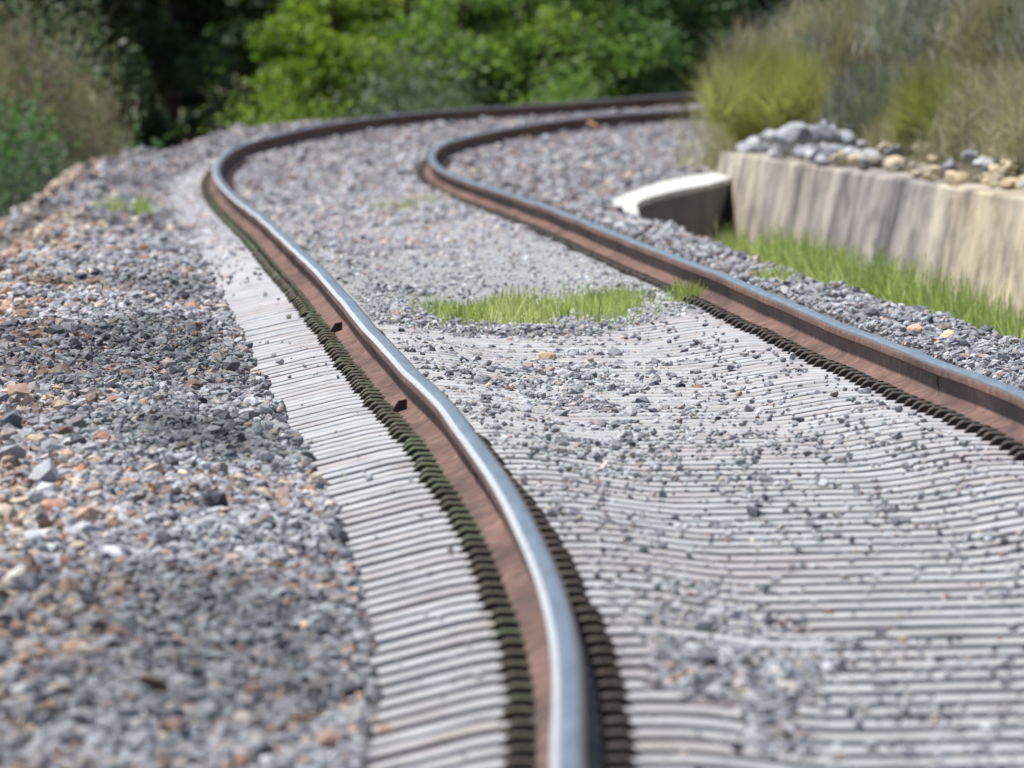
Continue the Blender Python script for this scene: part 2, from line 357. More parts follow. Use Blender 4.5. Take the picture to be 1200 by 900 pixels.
def stone_shape(n):
    v = np.repeat(ICO_V[None], n, 0) * (1 + rng.uniform(-.28, .30, (n, 12, 1)))
    # chop flat faces: clamp along random directions gives the broken look
    for _ in range(3):
        a = rng.normal(size=(n, 1, 3)); a /= np.linalg.norm(a, axis=2)[..., None]
        dd = (v * a).sum(2, keepdims=True); lim = rng.uniform(.35, .7, (n, 1, 1))
        v = v - np.maximum(dd - lim, 0) * a
    v = v * rng.uniform(.62, 1.15, (n, 1, 3))
    return np.einsum('nij,nkj->nki', rand_rot(n), v)
def stone_cols(n, tan):
    """tan: 0..1 share of brown and buff stone"""
    pal = np.array([srgb(138, 138, 142)[:3], srgb(156, 156, 159)[:3], srgb(114, 114, 120)[:3], srgb(170, 170, 172)[:3], srgb(78, 78, 86)[:3], srgb(150, 142, 136)[:3]])
    tp = np.array([srgb(168, 142, 124)[:3], srgb(150, 122, 108)[:3], srgb(186, 170, 150)[:3], srgb(126, 108, 98)[:3], srgb(184, 174, 164)[:3]])
    c = pal[rng.choice(6, n, p=[.27, .25, .17, .15, .05, .11])]; t = tp[rng.integers(0, 5, n)]
    k = rng.random(n) < tan
    c = np.where(k[:, None], t, c)
    return 1.10 * c * rng.uniform(.78, 1.22, (n, 1))
def build_stones(name, s, d, rad, lift, tan, tone=None):
    n = len(s); x, y, h = P(s, d); z = ground(x, y) + lift
    v = stone_shape(n) * rad[:, None, None]; v[:, :, 2] *= .8
    v += np.stack([x, y, z], -1)[:, None]
    f = (ICO_F[None] + (np.arange(n) * 12)[:, None, None]).reshape(-1, 3)
    c = stone_cols(n, tan)
    if tone is not None: c = c * tone
    return v.reshape(-1, 3), f, np.repeat(c, 12, 0)

SPACE = []
s_ = 32.4
while s_ < 168:
    SPACE.append(s_); s_ += .565 - .065 * float(sm(40, 50, s_))
SPACE = np.array(SPACE)

def ballast():
    out = []
    for a, b, den in ((31, 48, 1500), (48, 64, 1200), (64, 84, 760), (84, 115, 360), (115, 150, 240), (150, 204, 150)):
        wid = 6.6
        n = int((b - a) * wid * den)
        s = rng.uniform(a, b, n); d = rng.uniform(-3.5, 3.1, n)
        out.append((s, d))
    s = np.concatenate([o[0] for o in out]); d = np.concatenate([o[1] for o in out])
    x, y, h = P(s, d)
    keep = np.abs(x) < y * 600 / FPX + 0.9
    near_rail = np.abs(np.abs(d) - G / 2) < .155
    keep &= ~(near_rail & (s < 160)) & ~(np.abs(np.abs(d) - G / 2) < .09)
    keep &= (x < wall_x(y) - .05) & ~((s > 122) & (s < 156) & (d > crest_right(s) + .03))
    c = cover(s, d)
    i = np.clip(np.searchsorted(SPACE, s), 1, len(SPACE) - 1)
    off = np.minimum(np.abs(s - SPACE[i - 1]), np.abs(s - SPACE[i]))
    onsl = (off < .140) & (np.abs(d) < 1.29) & (s < 166)
    sprinkle = rng.random(len(s)) < (.008 + (np.abs(d) < .74) * (.02 + .11 * sm(.42, .75, noise(s * .5 + 5, d * 3.3 + 1)) * sm(.75, .2, d) + .06 * sm(44, 56, s)) + .34 * (d < 0) * sm(84, 118, s))
    keep &= (~onsl) | (c > .55 + .3 * (rng.random(len(s)) - .5)) | sprinkle
    keep &= (np.abs(d) > 1.3) | onsl | (rng.random(len(s)) < .8)
    s, d, c, onsl = s[keep], d[keep], c[keep], onsl[keep]
    pw = dusty(s, d); kk = rng.random(len(s)) > pw * np.where(d > -.95, .80, .15); s, d, c, onsl, pw = s[kk], d[kk], c[kk], onsl[kk], pw[kk]
    n = len(s)
    # stones get a little coarser on the outer shoulder
    base = np.where(np.abs(d) < 1.28, .0125, .0155)
    base = base * (1 + .55 * sm(70, 150, s))
    outer = sm(1.75, 2.3, -d + .5 * (noise(s * .4, d) - .5))
    rad = base * rng.lognormal(0, .30, n) * (1 + .55 * outer * (rng.random(n) < .3))
    rad = np.clip(rad, .008, .065)
    rad = rad * (1 - .25 * pw)
    lift = rng.uniform(-.25, .75, n) * rad + .004 - .35 * pw * rad
    # sprinkled stones lie on the sleeper tops
    bare_on = onsl & (c < .55)
    lift = np.where(bare_on, sleeper_profile(d) - bed(s, d) + rad * .45, lift)
    rad = np.where(bare_on, rad * rng.uniform(.5, 1.05, n), rad)
    pat = noise(s * .28 + 11, d * .9 + 2)
    tan = .035 + .55 * outer * (.4 + pat) + .22 * sm(.62, .8, pat) * (d < -1.2) + .60 * sm(37.5, 34.8, s + 2.0 * (noise(s, d * 2) - .5)) + .10 * sm(90, 120, s)
    # darker and dusty stretches of ballast
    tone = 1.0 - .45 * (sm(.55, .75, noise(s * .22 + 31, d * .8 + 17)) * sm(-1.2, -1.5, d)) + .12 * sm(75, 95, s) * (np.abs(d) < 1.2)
    tone = tone * (1 + .25 * pw)
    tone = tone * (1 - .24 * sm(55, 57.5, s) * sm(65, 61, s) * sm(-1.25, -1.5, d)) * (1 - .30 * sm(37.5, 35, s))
    v, f, col = build_stones('ballast', s, d, rad, lift, tan, tone[:, None])
    tag(link('ballast_stones', mesh_np('ballast_stones', v, f, M['stone'], col)), 'angular grey railway ballast with scattered buff and brown stones around the track', 'ballast', kind='stuff')
    print('ballast stones', n)
ballast()

# ------------------------------------------------------------------ rails
def rail_profile(side):
    """half outline mirrored; the running head is polished on top (left rail: sun glint painted pale on its outer corner)"""
    H = RAIL_H
    half = [(.0, 0), (.010, -.0006), (.018, -.0024), (.026, -.006), (.0315, -.012), (.034, -.019), (.033, -.034), (.026, -.039), (.010, -.049), (.0085, -.068), (.0095, -.098), (.020, -.108), (.062, -.1235), (.066, -.127), (.066, -H)]
    r = half; l = [(-a, b) for a, b in half[1:]]
    loop = l[::-1] + r
    return np.array(loop)
def rail(name, which, label):
    pr = rail_profile(which); n = len(pr)
    s = np.concatenate([np.arange(17, 60, .25), np.arange(60, 215, .5), np.arange(215, 322, 2.0)])
    dc = -G / 2 if which < 0 else G / 2
    x0, y0, h0 = P(s, np.full_like(s, dc)); _, _, ca, ps = al(s)
    til = ca / G
    N = np.stack([np.cos(ps), -np.sin(ps), til], -1); N /= np.linalg.norm(N, axis=1)[:, None]
    T = np.stack([np.sin(ps), np.cos(ps), 0 * s], -1); U = np.cross(N, T)
    c = np.stack([x0, y0, h0], -1)
    v = c[:, None] + pr[None, :, 0:1] * N[:, None] + pr[None, :, 1:2] * U[:, None]
    a = len(s)
    i = np.arange(a - 1)[:, None] * n + np.arange(n)[None]; j = np.arange(a - 1)[:, None] * n + (np.arange(n)[None] + 1) % n
    f = np.stack([i, i + n, j + n, j], -1)
    zt = (pr[:, 1] + np.roll(pr[:, 1], -1)) / 2; xm = (pr[:, 0] + np.roll(pr[:, 0], -1)) / 2
    top = np.where((zt > -.0135), 2, 0)
    top = np.where((zt > -.0045) & (xm < .020) & (xm > -.025), 1, top)
    if which < 0: top = np.where((zt > -.0125) & (zt < -.002) & (xm < 0), 3, top)  # pale strip on the worn left corner: sun glint put into the colour
    mi = np.repeat(top[None].astype(int), a - 1, 0).ravel()
    o = link(name, mesh_np(name, v.reshape(-1, 3), f.reshape(-1, 4), [M['rust'], M['pol'], M['head'], M['edge']], midx=mi, shade=False))
    o.data.polygons.foreach_set('use_smooth', np.ones(len(o.data.polygons), bool))
    try: o.data.set_sharp_from_angle(angle=R(38))
    except Exception: pass
    tag(o, label, 'rail', 'two rails of the track'); return o
rail_l = rail('rail', -1, 'rusty steel rail with bright worn head, the left one beside the pale sleeper ends')
rail_r = rail('rail', 1, 'rusty steel rail with bright worn head, the right one, nearer the retaining wall')
def frame_at(s, d, dz=0):
    x, y, h = (float(a) for a in P(s, d)); _, _, c, p = (float(a) for a in al(s))
    N = Vector((math.cos(p), -math.sin(p), c / G)).normalized(); T = Vector((math.sin(p), math.cos(p), 0)); U = N.cross(T)
    m = Matrix((N, T, U)).transposed().to_4x4(); m.translation = Vector((x, y, h)) + U * dz
    return m
def weld_mesh():
    pr = rail_profile(0); pr = pr * np.array([1.0, 1.0]); k = (pr[:, 1] < -.03)
    q = pr.copy(); cx = np.array([0, -.07]); dv = q - cx; ln = np.linalg.norm(dv, axis=1)[:, None]; q = q + dv / ln * .009
    q = q[(q[:, 1] < -.036) & (q[:, 1] > -.131)]
    V, F = [], []
    for sg in (-1, 1):
        side = q[np.sign(q[:, 0]) == sg]; side = side[np.argsort(-side[:, 1])]
        m = len(side); o = len(V)
        for yy, g in ((-.014, 0.), (-.008, 1.), (.008, 1.), (.014, 0.)):
            for p_ in side: V.append((p_[0] - sg * .006 * (1 - g), yy, p_[1]))
        for a in range(3):
            for b in range(m - 1): F.append((o + a * m + b, o + a * m + b + 1, o + (a + 1) * m + b + 1, o + (a + 1) * m + b))
    return mesh_py('weld_collar', V, F, M['iron'], shade=True)
WELD = weld_mesh()
def s_for_row(which, x):
    """station where a rail passes a given pixel column on the near side of the bend"""
    ss = np.arange(36, 135, .1); X, Y, Zh = P(ss, np.full_like(ss, which * G / 2)); c = 600 + X / Y * FPX
    return float(ss[np.argmin(np.abs(c - x))])
for w, rl, xs in ((-1, rail_l, (563, 345, 258)), (1, rail_r, (692, 1103))):
    for x in xs:
        o = link('weld_collar', WELD, rl); o.matrix_world = frame_at(s_for_row(w, x), w * G / 2)
def anchor_mesh():
    V = [(-.085, -.03, -.128), (-.03, -.03, -.12), (-.03, -.03, -.080), (-.058, -.03, -.085)]
    V = V + [(a, .03, c) for a, b, c in V]
    F = [(0, 1, 2, 3), (7, 6, 5, 4), (0, 4, 5, 1), (1, 5, 6, 2), (2, 6, 7, 3), (3, 7, 4, 0)]
    return mesh_py('rail_anchor', V, F, M['iron'])
ANCH = anchor_mesh()
for x, k in ((487, 1.0), (410, .45)):
    o = link('rail_anchor', ANCH, rail_l); m = frame_at(s_for_row(-1, x), -G / 2); o.matrix_world = m @ Matrix.Diagonal((1, k, 1, 1))

# ------------------------------------------------------------------ sleepers with their clips
def sleeper_mesh():
    d = np.concatenate([[-1.30, -1.292], np.linspace(-1.25, -1.0, 5), np.linspace(-.95, -.7, 4), np.linspace(-.64, .64, 17), np.linspace(.7, .95, 4), np.linspace(1.0, 1.25, 5), [1.292, 1.30]])
    top = sleeper_profile(d); cs = np.array([(-.140, -.20), (-.1235, -.030), (-.122, -.005), (-.117, -.001), (-.05, .001), (.05, .001), (.117, -.001), (.122, -.005), (.1235, -.030), (.140, -.20)])
    V = []
    for i, (a, t) in enumerate(zip(d, top)):
        k = 0.012 if i in (0, len(d) - 1) else 0
        for yy, zz in cs: V.append((a, yy, (t + zz - k) if zz > -.1 else SEAT - .20))
    n = len(cs); F = []
    for i in range(len(d) - 1):
        for j in range(n): F.append((i * n + j, (i + 1) * n + j, (i + 1) * n + (j + 1) % n, i * n + (j + 1) % n))
    F.append(tuple(range(n))); F.append(tuple(range(len(d) * n - 1, (len(d) - 1) * n - 1, -1)))
    return mesh_py('sleeper', V, F, M['concrete'])
SLP = sleeper_mesh()
def clip_mesh():
    """a bent spring leaf on its cast shoulder: from the rail foot (x=0) over to the sleeper"""
    pr = [(-.010, .014), (-.009, .020), (.006, .026), (.024, .0295), (.046, .0300), (.058, .023), (.069, .009), (.077, -.004), (.004, -.004), (.003, .014)]
    V, F, I = [], [], []; n = len(pr)
    for y, k in ((-.034, .80), (-.026, 1.0), (.026, 1.0), (.034, .80)):
        for a, c in pr: V.append((a, y, c * k if c > .0 else c))
    for i in range(3):
        for j in range(n):
            F.append((i * n + j, i * n + (j + 1) % n, (i + 1) * n + (j + 1) % n, (i + 1) * n + j)); I.append(0 if j < 7 else 1)
    F.append(tuple(range(n - 1, -1, -1))); F.append(tuple(range(3 * n, 4 * n))); I += [1, 1]  # end faces near-black: their shade is painted into the colour
    return V, F, I
def bolt_mesh():
    V, F = [], []
    def prism(n, r0, r1, z0, z1, cx):
        o = len(V)
        for z, r in ((z0, r0), (z1, r1)):
            for i in range(n):
                a = 2 * math.pi * i / n; V.append((cx + r * math.cos(a), r * math.sin(a), z))
        for i in range(n): F.append((o + i, o + (i + 1) % n, o + n + (i + 1) % n, o + n + i))
        F.append(tuple(o + n + i for i in range(n)))
    prism(10, .013, .012, .024, .029, .034); prism(6, .009, .009, .029, .034, .034)
    return mesh_py('bolt', V, F, M['bolt'])
_cv, _cf, _ci = clip_mesh()
CLIP, BOLT = mesh_py('rail_clip', _cv, _cf, [M['clip_rust'], M['bolt']], _ci), bolt_mesh()
CLIP_MOSSY = mesh_py('rail_clip', _cv, _cf, [M['clip'], M['bolt']], _ci)
def local(d, flip):
    return Matrix.Translation((d, 0, SEAT)) @ (Matrix.Rotation(math.pi, 4, 'Z') if flip else Matrix.Identity(4))
SLOTS = [(-G / 2 - .064, True), (-G / 2 + .064, False), (G / 2 - .064, True), (G / 2 + .064, False)]
def make_sleeper():
    o = link('sleeper', SLP)
    for d, fl in SLOTS:
        c = link('rail_clip', CLIP_MOSSY if d < -G / 2 else CLIP, o); c.matrix_local = local(d, fl)
        b = link('bolt', BOLT, c)
    return o
def copy_tree(o, parent=None):
    c = o.copy(); COL.objects.link(c)
    if parent: c.parent = parent
    for ch in o.children: copy_tree(ch, c)
    return c
proto = make_sleeper()
rows = []
for k, s in enumerate(SPACE):
    o = proto if k == 0 else copy_tree(proto)
    o.matrix_world = frame_at(float(s), 0.0) @ Matrix.Rotation(random.gauss(0, .003), 4, 'Z') @ Matrix.Rotation(random.gauss(0, .0005), 4, 'Y') @ Matrix.Translation((random.gauss(0, .0035), 0, random.gauss(0, .0003)))
    # the row of the picture in which its left end shows
    x, y, h = P(s, -1.15); rows.append(YH + (-(h - .15)) / y * FPX); o['_s'] = float(s)
    cnt = sum(1 for r in rows if r < 897)
    if s < 78 and cnt > 0:
        lab = 'pale concrete sleeper under both rails, number %d counting up from the bottom edge' % cnt
    elif s < 78:
        lab = 'pale concrete sleeper just below the bottom edge of the picture'
    elif s < 112:
        lab = 'concrete sleeper beyond the middle grass patch, middle buried in stone, left end still showing'
    else:
        lab = 'buried concrete sleeper before the tight bend with only its rail clips showing'
    tag(o, lab, 'sleeper', 'concrete sleepers carrying the rails'); del o['_s']

# ------------------------------------------------------------------ retaining wall and drain
def wall():
    ys = np.concatenate([np.arange(60, 147, .6), [147.0]]); V, F = [], []
    n = 7
    for y in ys:
        x = float(np.interp(y, WALL[:, 0], WALL[:, 1])); t = float(wall_top(y)); nz = .006 * float(noise(np.array(y * 1.1), np.array(3.3)) - .5)
        pr = [(-.20, -1.2), (-.145, -.75), (-.07, -.35), (.0 + nz, -.015), (.02 + nz, .0 + nz), (.30, .0 + nz), (.32, -1.2)]
        for a, b in pr: V.append((x + a, y, t + b))
    for i in range(len(ys) - 1):
        for j in range(n - 1): F.append((i * n + j, (i + 1) * n + j, (i + 1) * n + j + 1, i * n + j + 1))
    F.append(tuple(range(n))); F.append(tuple(range(len(ys) * n - 1, (len(ys) - 1) * n - 1, -1)))
    o = link('retaining_wall', mesh_py('retaining_wall', V, F, M['wall']))
    tag(o, 'streaky stained concrete retaining wall at the foot of the scrub hillside', 'wall')
wall()
def drain():
    ztop = -2.02
    outer = [(2.05, 156.0), (1.60, 147.8), (1.33, 145.0), (1.09, 141.4), (.86, 137.0), (.715, 132.8), (.70, 129.5), (.72, 124.5)]
    inner = [(2.25, 155.0), (1.78, 146.0), (1.47, 141.0), (1.27, 138.6), (1.083, 136.1), (.93, 133.2), (.866, 131.0), (.85, 124.0)]
    # round coping on top, separate wall below, its colour darkened to paint shade
    def strip(name, z0, z1, inset, mat, parent):
        V, F = [], []; n = len(outer)
        for (ax, ay), (bx, by) in zip(outer, inner):
            dx_, dy_ = bx - ax, by - ay; l = math.hypot(dx_, dy_); ux, uy = dx_ / l * inset, dy_ / l * inset
            j = random.uniform(-.008, .008)
            V += [(ax + ux, ay + uy, z0), (ax + ux, ay + uy, z1 + j), (bx - ux, by - uy, z1 + j), (bx - ux, by - uy, z0)]
        for i in range(n - 1):
            a, b = i * 4, i * 4 + 4
            F += [(a, a + 1, b + 1, b), (a + 1, a + 2, b + 2, b + 1), (a + 2, a + 3, b + 3, b + 2), (a + 3, a, b, b + 3)]
        F += [(0, 3, 2, 1), (n * 4 - 4, n * 4 - 3, n * 4 - 2, n * 4 - 1)]
        return link(name, mesh_py(name, V, F, mat), parent)
    root = empty('drain_parapet', (1.2, 139, ztop))
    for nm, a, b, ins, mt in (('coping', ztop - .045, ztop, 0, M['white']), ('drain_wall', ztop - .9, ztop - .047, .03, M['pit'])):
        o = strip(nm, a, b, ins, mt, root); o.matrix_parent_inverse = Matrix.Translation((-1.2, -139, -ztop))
    tag(root, 'curved pale concrete drain parapet beside the ballast at the near end of the wall', 'parapet')
drain()

# ------------------------------------------------------------------ single stones worth naming
def rock_mesh(name, size, col, flat=.75):
    import bmesh
    bm = bmesh.new(); bmesh.ops.create_icosphere(bm, subdivisions=2, radius=1)
    v = np.array([x.co for x in bm.verts])
    for _ in range(9):
        a = rng.normal(size=3); a /= np.linalg.norm(a); dd = v @ a; v = v - np.maximum(dd - rng.uniform(.45, .8), 0)[:, None] * a
    v *= rng.uniform(.75, 1.15, 3) * np.array([1, 1, flat]); v += rng.normal(0, .025, v.shape)
    f = np.array([[q.index for q in p.verts] for p in bm.faces]); bm.free()
    c = np.array(col)[None] * rng.uniform(.92, 1.08, (len(v), 1))
    return mesh_np(name, v * size, f, M['stone'], c)
def rock(name, x, y, size, col, label, group=None, cat='stone', flat=.75, sink=.35, at=None):
    p = at or px(x, y)
    o = link(name, rock_mesh(name, size, srgb(*col)[:3], flat), None, (p[0], p[1], p[2] + size * flat * (1 - sink) - .0))
    o.rotation_euler = (0, 0, random.uniform(0, 6.28)); tag(o, label, cat, group); return o
for x, y, s, c, l in (
    (62, 612, .055, (196, 150, 132), 'large pinkish orange stone at the left picture edge, lowest of the orange ones'),
    (96, 562, .040, (178, 128, 106), 'orange brown stone lying just above the large pinkish one at the left edge'),
    (120, 520, .035, (160, 116, 98), 'brown stone uphill of the orange stones on the left shoulder'),
    (20, 690, .045, (205, 196, 186), 'pale cream stone below the orange stones at the left edge'),
    (365, 740, .026, (208, 180, 150), 'cream stone in the ballast beside the lower sleeper ends'),
    (410, 700, .026, (216, 180, 140), 'yellowish stone touching the lower left sleeper ends'),
    (260, 368, .040, (186, 168, 152), 'buff stone left of the sleeper ends with a dark stone beside it'),
    (228, 366, .040, (170, 140, 120), 'buff brown stone in the left ballast, left of its pale neighbour'),
    (55, 243, .080, (52, 50, 54), 'dark flat stone on the far left ballast shoulder'),
    (58, 290, .050, (70, 68, 74), 'dark round stone on the left ballast shoulder below the dark flat one'),
    (640, 427, .050, (196, 172, 138), 'long tan stone between the rails just below the grass patch'),
    (885, 459, .026, (188, 140, 122), 'small pinkish stone on the sleepers near the right rail'),
    (958, 744, .026, (110, 66, 66), 'dark red stone between the rails near the bottom right'),
    (1140, 634, .033, (150, 122, 108), 'brown pointed stone on the sleepers near the right edge'),
    (1060, 580, .030, (140, 136, 130), 'large grey stone on the sleepers below the right rail'),
    (812, 560, .036, (150, 158, 166), 'large blue grey stone on the sleepers midway between the rails'),
    (855, 510, .028, (74, 72, 82), 'dark stone perched on bright sleepers midway between the rails'),
    (798, 458, .030, (66, 66, 76), 'dark stone between the rails below the right end of the grass patch'),
    (1008, 632, .028, (72, 66, 84), 'dark violet stone on the sleepers toward the lower right'),
    (692, 153, .085, (176, 140, 116), 'tan stone leaning against the far stretch of the right rail'),
    (1075, 395, .045, (206, 172, 150), 'pink stone on the ballast between right rail and ditch grass'),
    (1112, 402, .045, (214, 196, 160), 'long cream stone just right of the pink stone by the right rail'),
    (860, 288, .075, (196, 178, 158), 'buff stone at the top of the ballast by the wall foot'),
    (354, 388, .030, (226, 222, 206), 'flat white stone lying on the left sleeper ends'),
    (160, 268, .075, (206, 192, 176), 'pale stone beside the small grass tuft on the left shoulder'),
    ):
    rock('ballast_stone', x, y, s, c, l)
# rubble heaped along the wall top
rub = []
for k in range(46):
    t = k / 45; y = 146.0 - 38 * t ** 1.15
    grey = (t < .42)
    rub.append((y, random.uniform(.05, .34), random.uniform(.055, .11) * (1.15 if grey else .95), grey))
for k in range(24):
    y = random.uniform(131, 145); rub.append((y, random.uniform(.2, .65), random.uniform(.08, .13), True))
for k in range(22):
    y = random.uniform(104, 129); rub.append((y, random.uniform(.25, .7), random.uniform(.05, .09), random.random() < .3))
for k in range(30):
    rub.append((random.gauss(139, 3.2), random.uniform(.02, .5), random.uniform(.07, .12), True, random.uniform(.05, .17)))
for k in range(46):
    rub.append((random.uniform(106, 136), random.uniform(.04, .8), random.uniform(.035, .085), random.random() < .22, random.uniform(0, .06)))
for y, u, sz, grey, *up in rub:
    x = float(wall_x(np.array(y))) + u; z = float(wall_top(np.array(y)))
    zg = max(z, float(ground(np.array(x), np.array(y)))) if u > .30 else z
    c = random.choice([(168, 168, 172), (142, 143, 148), (188, 187, 186)] if grey else [(196, 178, 146), (178, 166, 146), (206, 190, 158), (150, 142, 132)])
    o = rock('rubble_stone', 0, 0, sz, c, 'grey broken rock in the heap on the far end of the wall top' if grey else 'buff broken rock in the loose row along the near wall top', 'grey rocks heaped on the wall top' if grey else 'buff rocks along the wall top', 'rock', .7, .3, at=(x, y, zg + (up[0] if up else 0)))

# ------------------------------------------------------------------ grass
def blades(n, base, length, lean, width, colr, seg=3):
    """base (n,3): thin curved blades; returns verts, quads, grey value per vertex"""
    th = rng.uniform(0, 2 * np.pi, n); ln = length * rng.uniform(.55, 1.25, n); le = np.abs(rng.normal(0, lean, n))
    dirh = np.stack([np.cos(th), np.sin(th), 0 * th], -1)
    wv = rng.uniform(0, 2 * np.pi, n); side = np.stack([np.cos(wv), .35 * np.sin(wv), 0 * wv], -1); side /= np.linalg.norm(side, axis=1)[:, None]
    V = []
    for i in range(seg + 1):
        t = i / seg
        c = base + (np.sin(np.minimum(le, 1.5))[:, None] * dirh * (t ** 1.6)[..., None] if False else dirh * (np.sin(np.minimum(le, 1.5)) * ln * t ** 1.6)[:, None])
        c = c + np.stack([0 * ln, 0 * ln, ln * np.cos(np.minimum(le, 1.5)) * t * (1 - .25 * t * np.minimum(le, 1))], -1)
        w = width * (1 - .85 * t) * rng.uniform(.7, 1.3, n)
        V += [c - side * w[:, None] / 2, c + side * w[:, None] / 2]
    V = np.stack(V, 1); k = 2 * (seg + 1)
    f = np.array([(2 * i, 2 * i + 1, 2 * i + 3, 2 * i + 2) for i in range(seg)])
    F = (f[None] + (np.arange(n) * k)[:, None, None]).reshape(-1, 4)
    c = np.clip(rng.normal(colr, .2, n), 0, 1)
    return V.reshape(-1, 3), F, np.repeat(c, k)
def grass_patch(name, pts_px, n, height, label, kind=None, cat='grass', width=.008, tone=.5, spread=None):
    xs, ys, zs = [], [], []
    q = [px(*p) for p in pts_px]
    q = np.array(q); k = rng.integers(0, len(q), n)
    sx, sy = spread
    wild = np.where(rng.random(n) < .25, 2.0, .85)
    x = q[k, 0] + rng.normal(0, sx, n) * wild; y = q[k, 1] + rng.normal(0, sy, n) * wild
    kk = noise(x * 9 + 5, y * 1.1) > .30; x, y = x[kk], y[kk]; z = ground(x, y) - .01
    b = np.stack([x, y, z], -1)
    n = len(x); v, f, c = blades(n, b, height * (.55 + .75 * noise(x * 6, y * .9 + 3)), .5, width, tone); c = np.clip(c + np.repeat((noise(x * 5 + 1, y * .8) - .5) * .7, 8), 0, 1)
    o = q.mean(0)
    ob = link(name, mesh_np(name, v - o, f, M['grass'], np.repeat(c[:, None], 3, 1)), None, tuple(o))
    tag(ob, label, cat, kind='stuff'); return ob
grass_patch('grass_patch', [(525, 373), (550, 374), (575, 372), (600, 373), (625, 371), (650, 369), (675, 369), (700, 366), (722, 364), (738, 362)], 3000, .105, 'wide patch of fresh grass growing between the rails', tone=.55, spread=(.05, .75))
grass_patch('grass_tuft', [(450, 245), (475, 245), (490, 243)], 380, .09, 'sparse grass tuft between the rails, beyond the wide patch', tone=.6, spread=(.09, 1.2))
grass_patch('grass_tuft', [(140, 252), (152, 253), (162, 252)], 700, .19, 'small green tuft alone on the left ballast shoulder', tone=.5, spread=(.05, .4))
grass_patch('grass_tuft', [(800, 350), (808, 352)], 260, .10, 'low grass tuft against the clips of the right rail', tone=.45, spread=(.035, .5))
grass_patch('grass_tuft', [(905, 332)], 300, .09, 'little grass tuft in the ballast right of the right rail', tone=.5, spread=(.05, .4))
# verge grass in the ditch at the wall foot
n = 60000
y = rng.uniform(76, 140, n); wx = wall_x(y); t = rng.random(n); x = wx - .10 - t * (1.5 + .3 * sm(118, 92, y))
s, d = SD(x, y); k = (d > crest_right(s) + .12 + .45 * noise(y * .6, x * 2)) & (x > 1.28 + .35 * noise(y * .9, x * 0)) & (y < 120) & (noise(x * 5, y * .8) > .34) & (rng.random(n) < sm(136, 112, y) * .9 + .1)
x, y = x[k], y[k]; b = np.stack([x, y, ground(x, y) - .02], -1)
v, f, c = blades(len(x), b, .24 + .12 * sm(116, 96, y), .5, .011, .5)
tag(link('verge_grass', mesh_np('verge_grass', v, f, M['grass'], np.repeat(c[:, None], 3, 1))), 'long fresh green grass filling the ditch at the foot of the wall', 'grass', kind='stuff')

# ------------------------------------------------------------------ shrubs on the hillside and at the left
def shrub(name, x, y, z, rx, h, n, mat, label, kind='twig', group=None, cat='shrub', width=.011, tone=.5, lean=.7, ry=None, leaf=0, leafmat=None, leafsize=.05):
    root = empty(name, (x, y, z)); ry = ry or rx
    a = rng.uniform(0, 2 * np.pi, n); r = np.sqrt(rng.random(n)) * .5
    b = np.stack([np.cos(a) * r * rx, np.sin(a) * r * ry, np.zeros(n)], -1)
    nc = max(6, n // 260); cx = rng.integers(0, nc, n); cc = np.stack([rng.normal(0, .33 * rx, nc), rng.normal(0, .33 * ry, nc), rng.uniform(0, .30, nc) * h], -1)
    b = b * .45 + cc[cx]
    if kind == 'twig':
        q = rng.normal(0, 1, (n, 3)); q /= np.linalg.norm(q, axis=1)[:, None]; q *= (rng.random(n) ** .4)[:, None]
        b = np.stack([q[:, 0] * rx, q[:, 1] * ry, np.abs(q[:, 2]) * h * .80 - .05], -1) * .72 + cc[cx] * .75
        v, f, c = blades(n, b, min(h * .42, .36), lean * 1.35, width, tone, 4)
    else:
        v, f, c = blades(n, b, h * .75, lean, width, tone, 4)
    ct = rng.normal(0, .13, nc); c = np.clip(c + np.repeat(ct[cx], 10), 0, 1)
    link('twigs' if kind == 'twig' else 'stalks', mesh_np(name + '_twigs', v, f, M[mat], np.repeat(c[:, None], 3, 1)), root)
    if leaf:
        lv, lf, lc = leaves(rng.normal(0, 1, (leaf, 3)) * np.array([rx * .42, ry * .42, h * .24]) + np.array([0, 0, h * .55]), leafsize)
        link('foliage', mesh_np(name + '_leaves', lv, lf, M[leafmat or mat], np.repeat(lc[:, None], 3, 1)), root)
    tag(root, label, cat, group); return root
def leaves(c, size, tone=.5, up=.35):
    n = len(c); rot = rand_rot(n); L = size * rng.lognormal(0, .28, n); W = L * rng.uniform(.42, .7, n)
    u, w = rot[:, :, 0].copy(), rot[:, :, 1].copy()
    nn = np.cross(u, w); q = np.array([[-.35, -.6, .72]])      # leaf faces turn up and outwards to the light
    nn = nn + up * q * 2; nn /= np.linalg.norm(nn, axis=1)[:, None]
    u = np.cross(w, nn); u /= np.linalg.norm(u, axis=1)[:, None] + 1e-9; w = np.cross(nn, u)
    V = np.stack([c - u * L[:, None] * .5, c + w * W[:, None] * .5, c + u * L[:, None] * .5, c - w * W[:, None] * .5], 1).reshape(-1, 3)
    F = np.arange(n * 4).reshape(-1, 4)
    return V, F, np.repeat(np.clip(rng.normal(tone, .2, n), 0, 1), 4)
def on_hill(x_px, y_px, Z):
    """a hill-side spot in column x_px at distance Z"""
    X = (x_px - 600) / FPX * Z; return X, Z, float(ground(np.array(X), np.array(Z)))
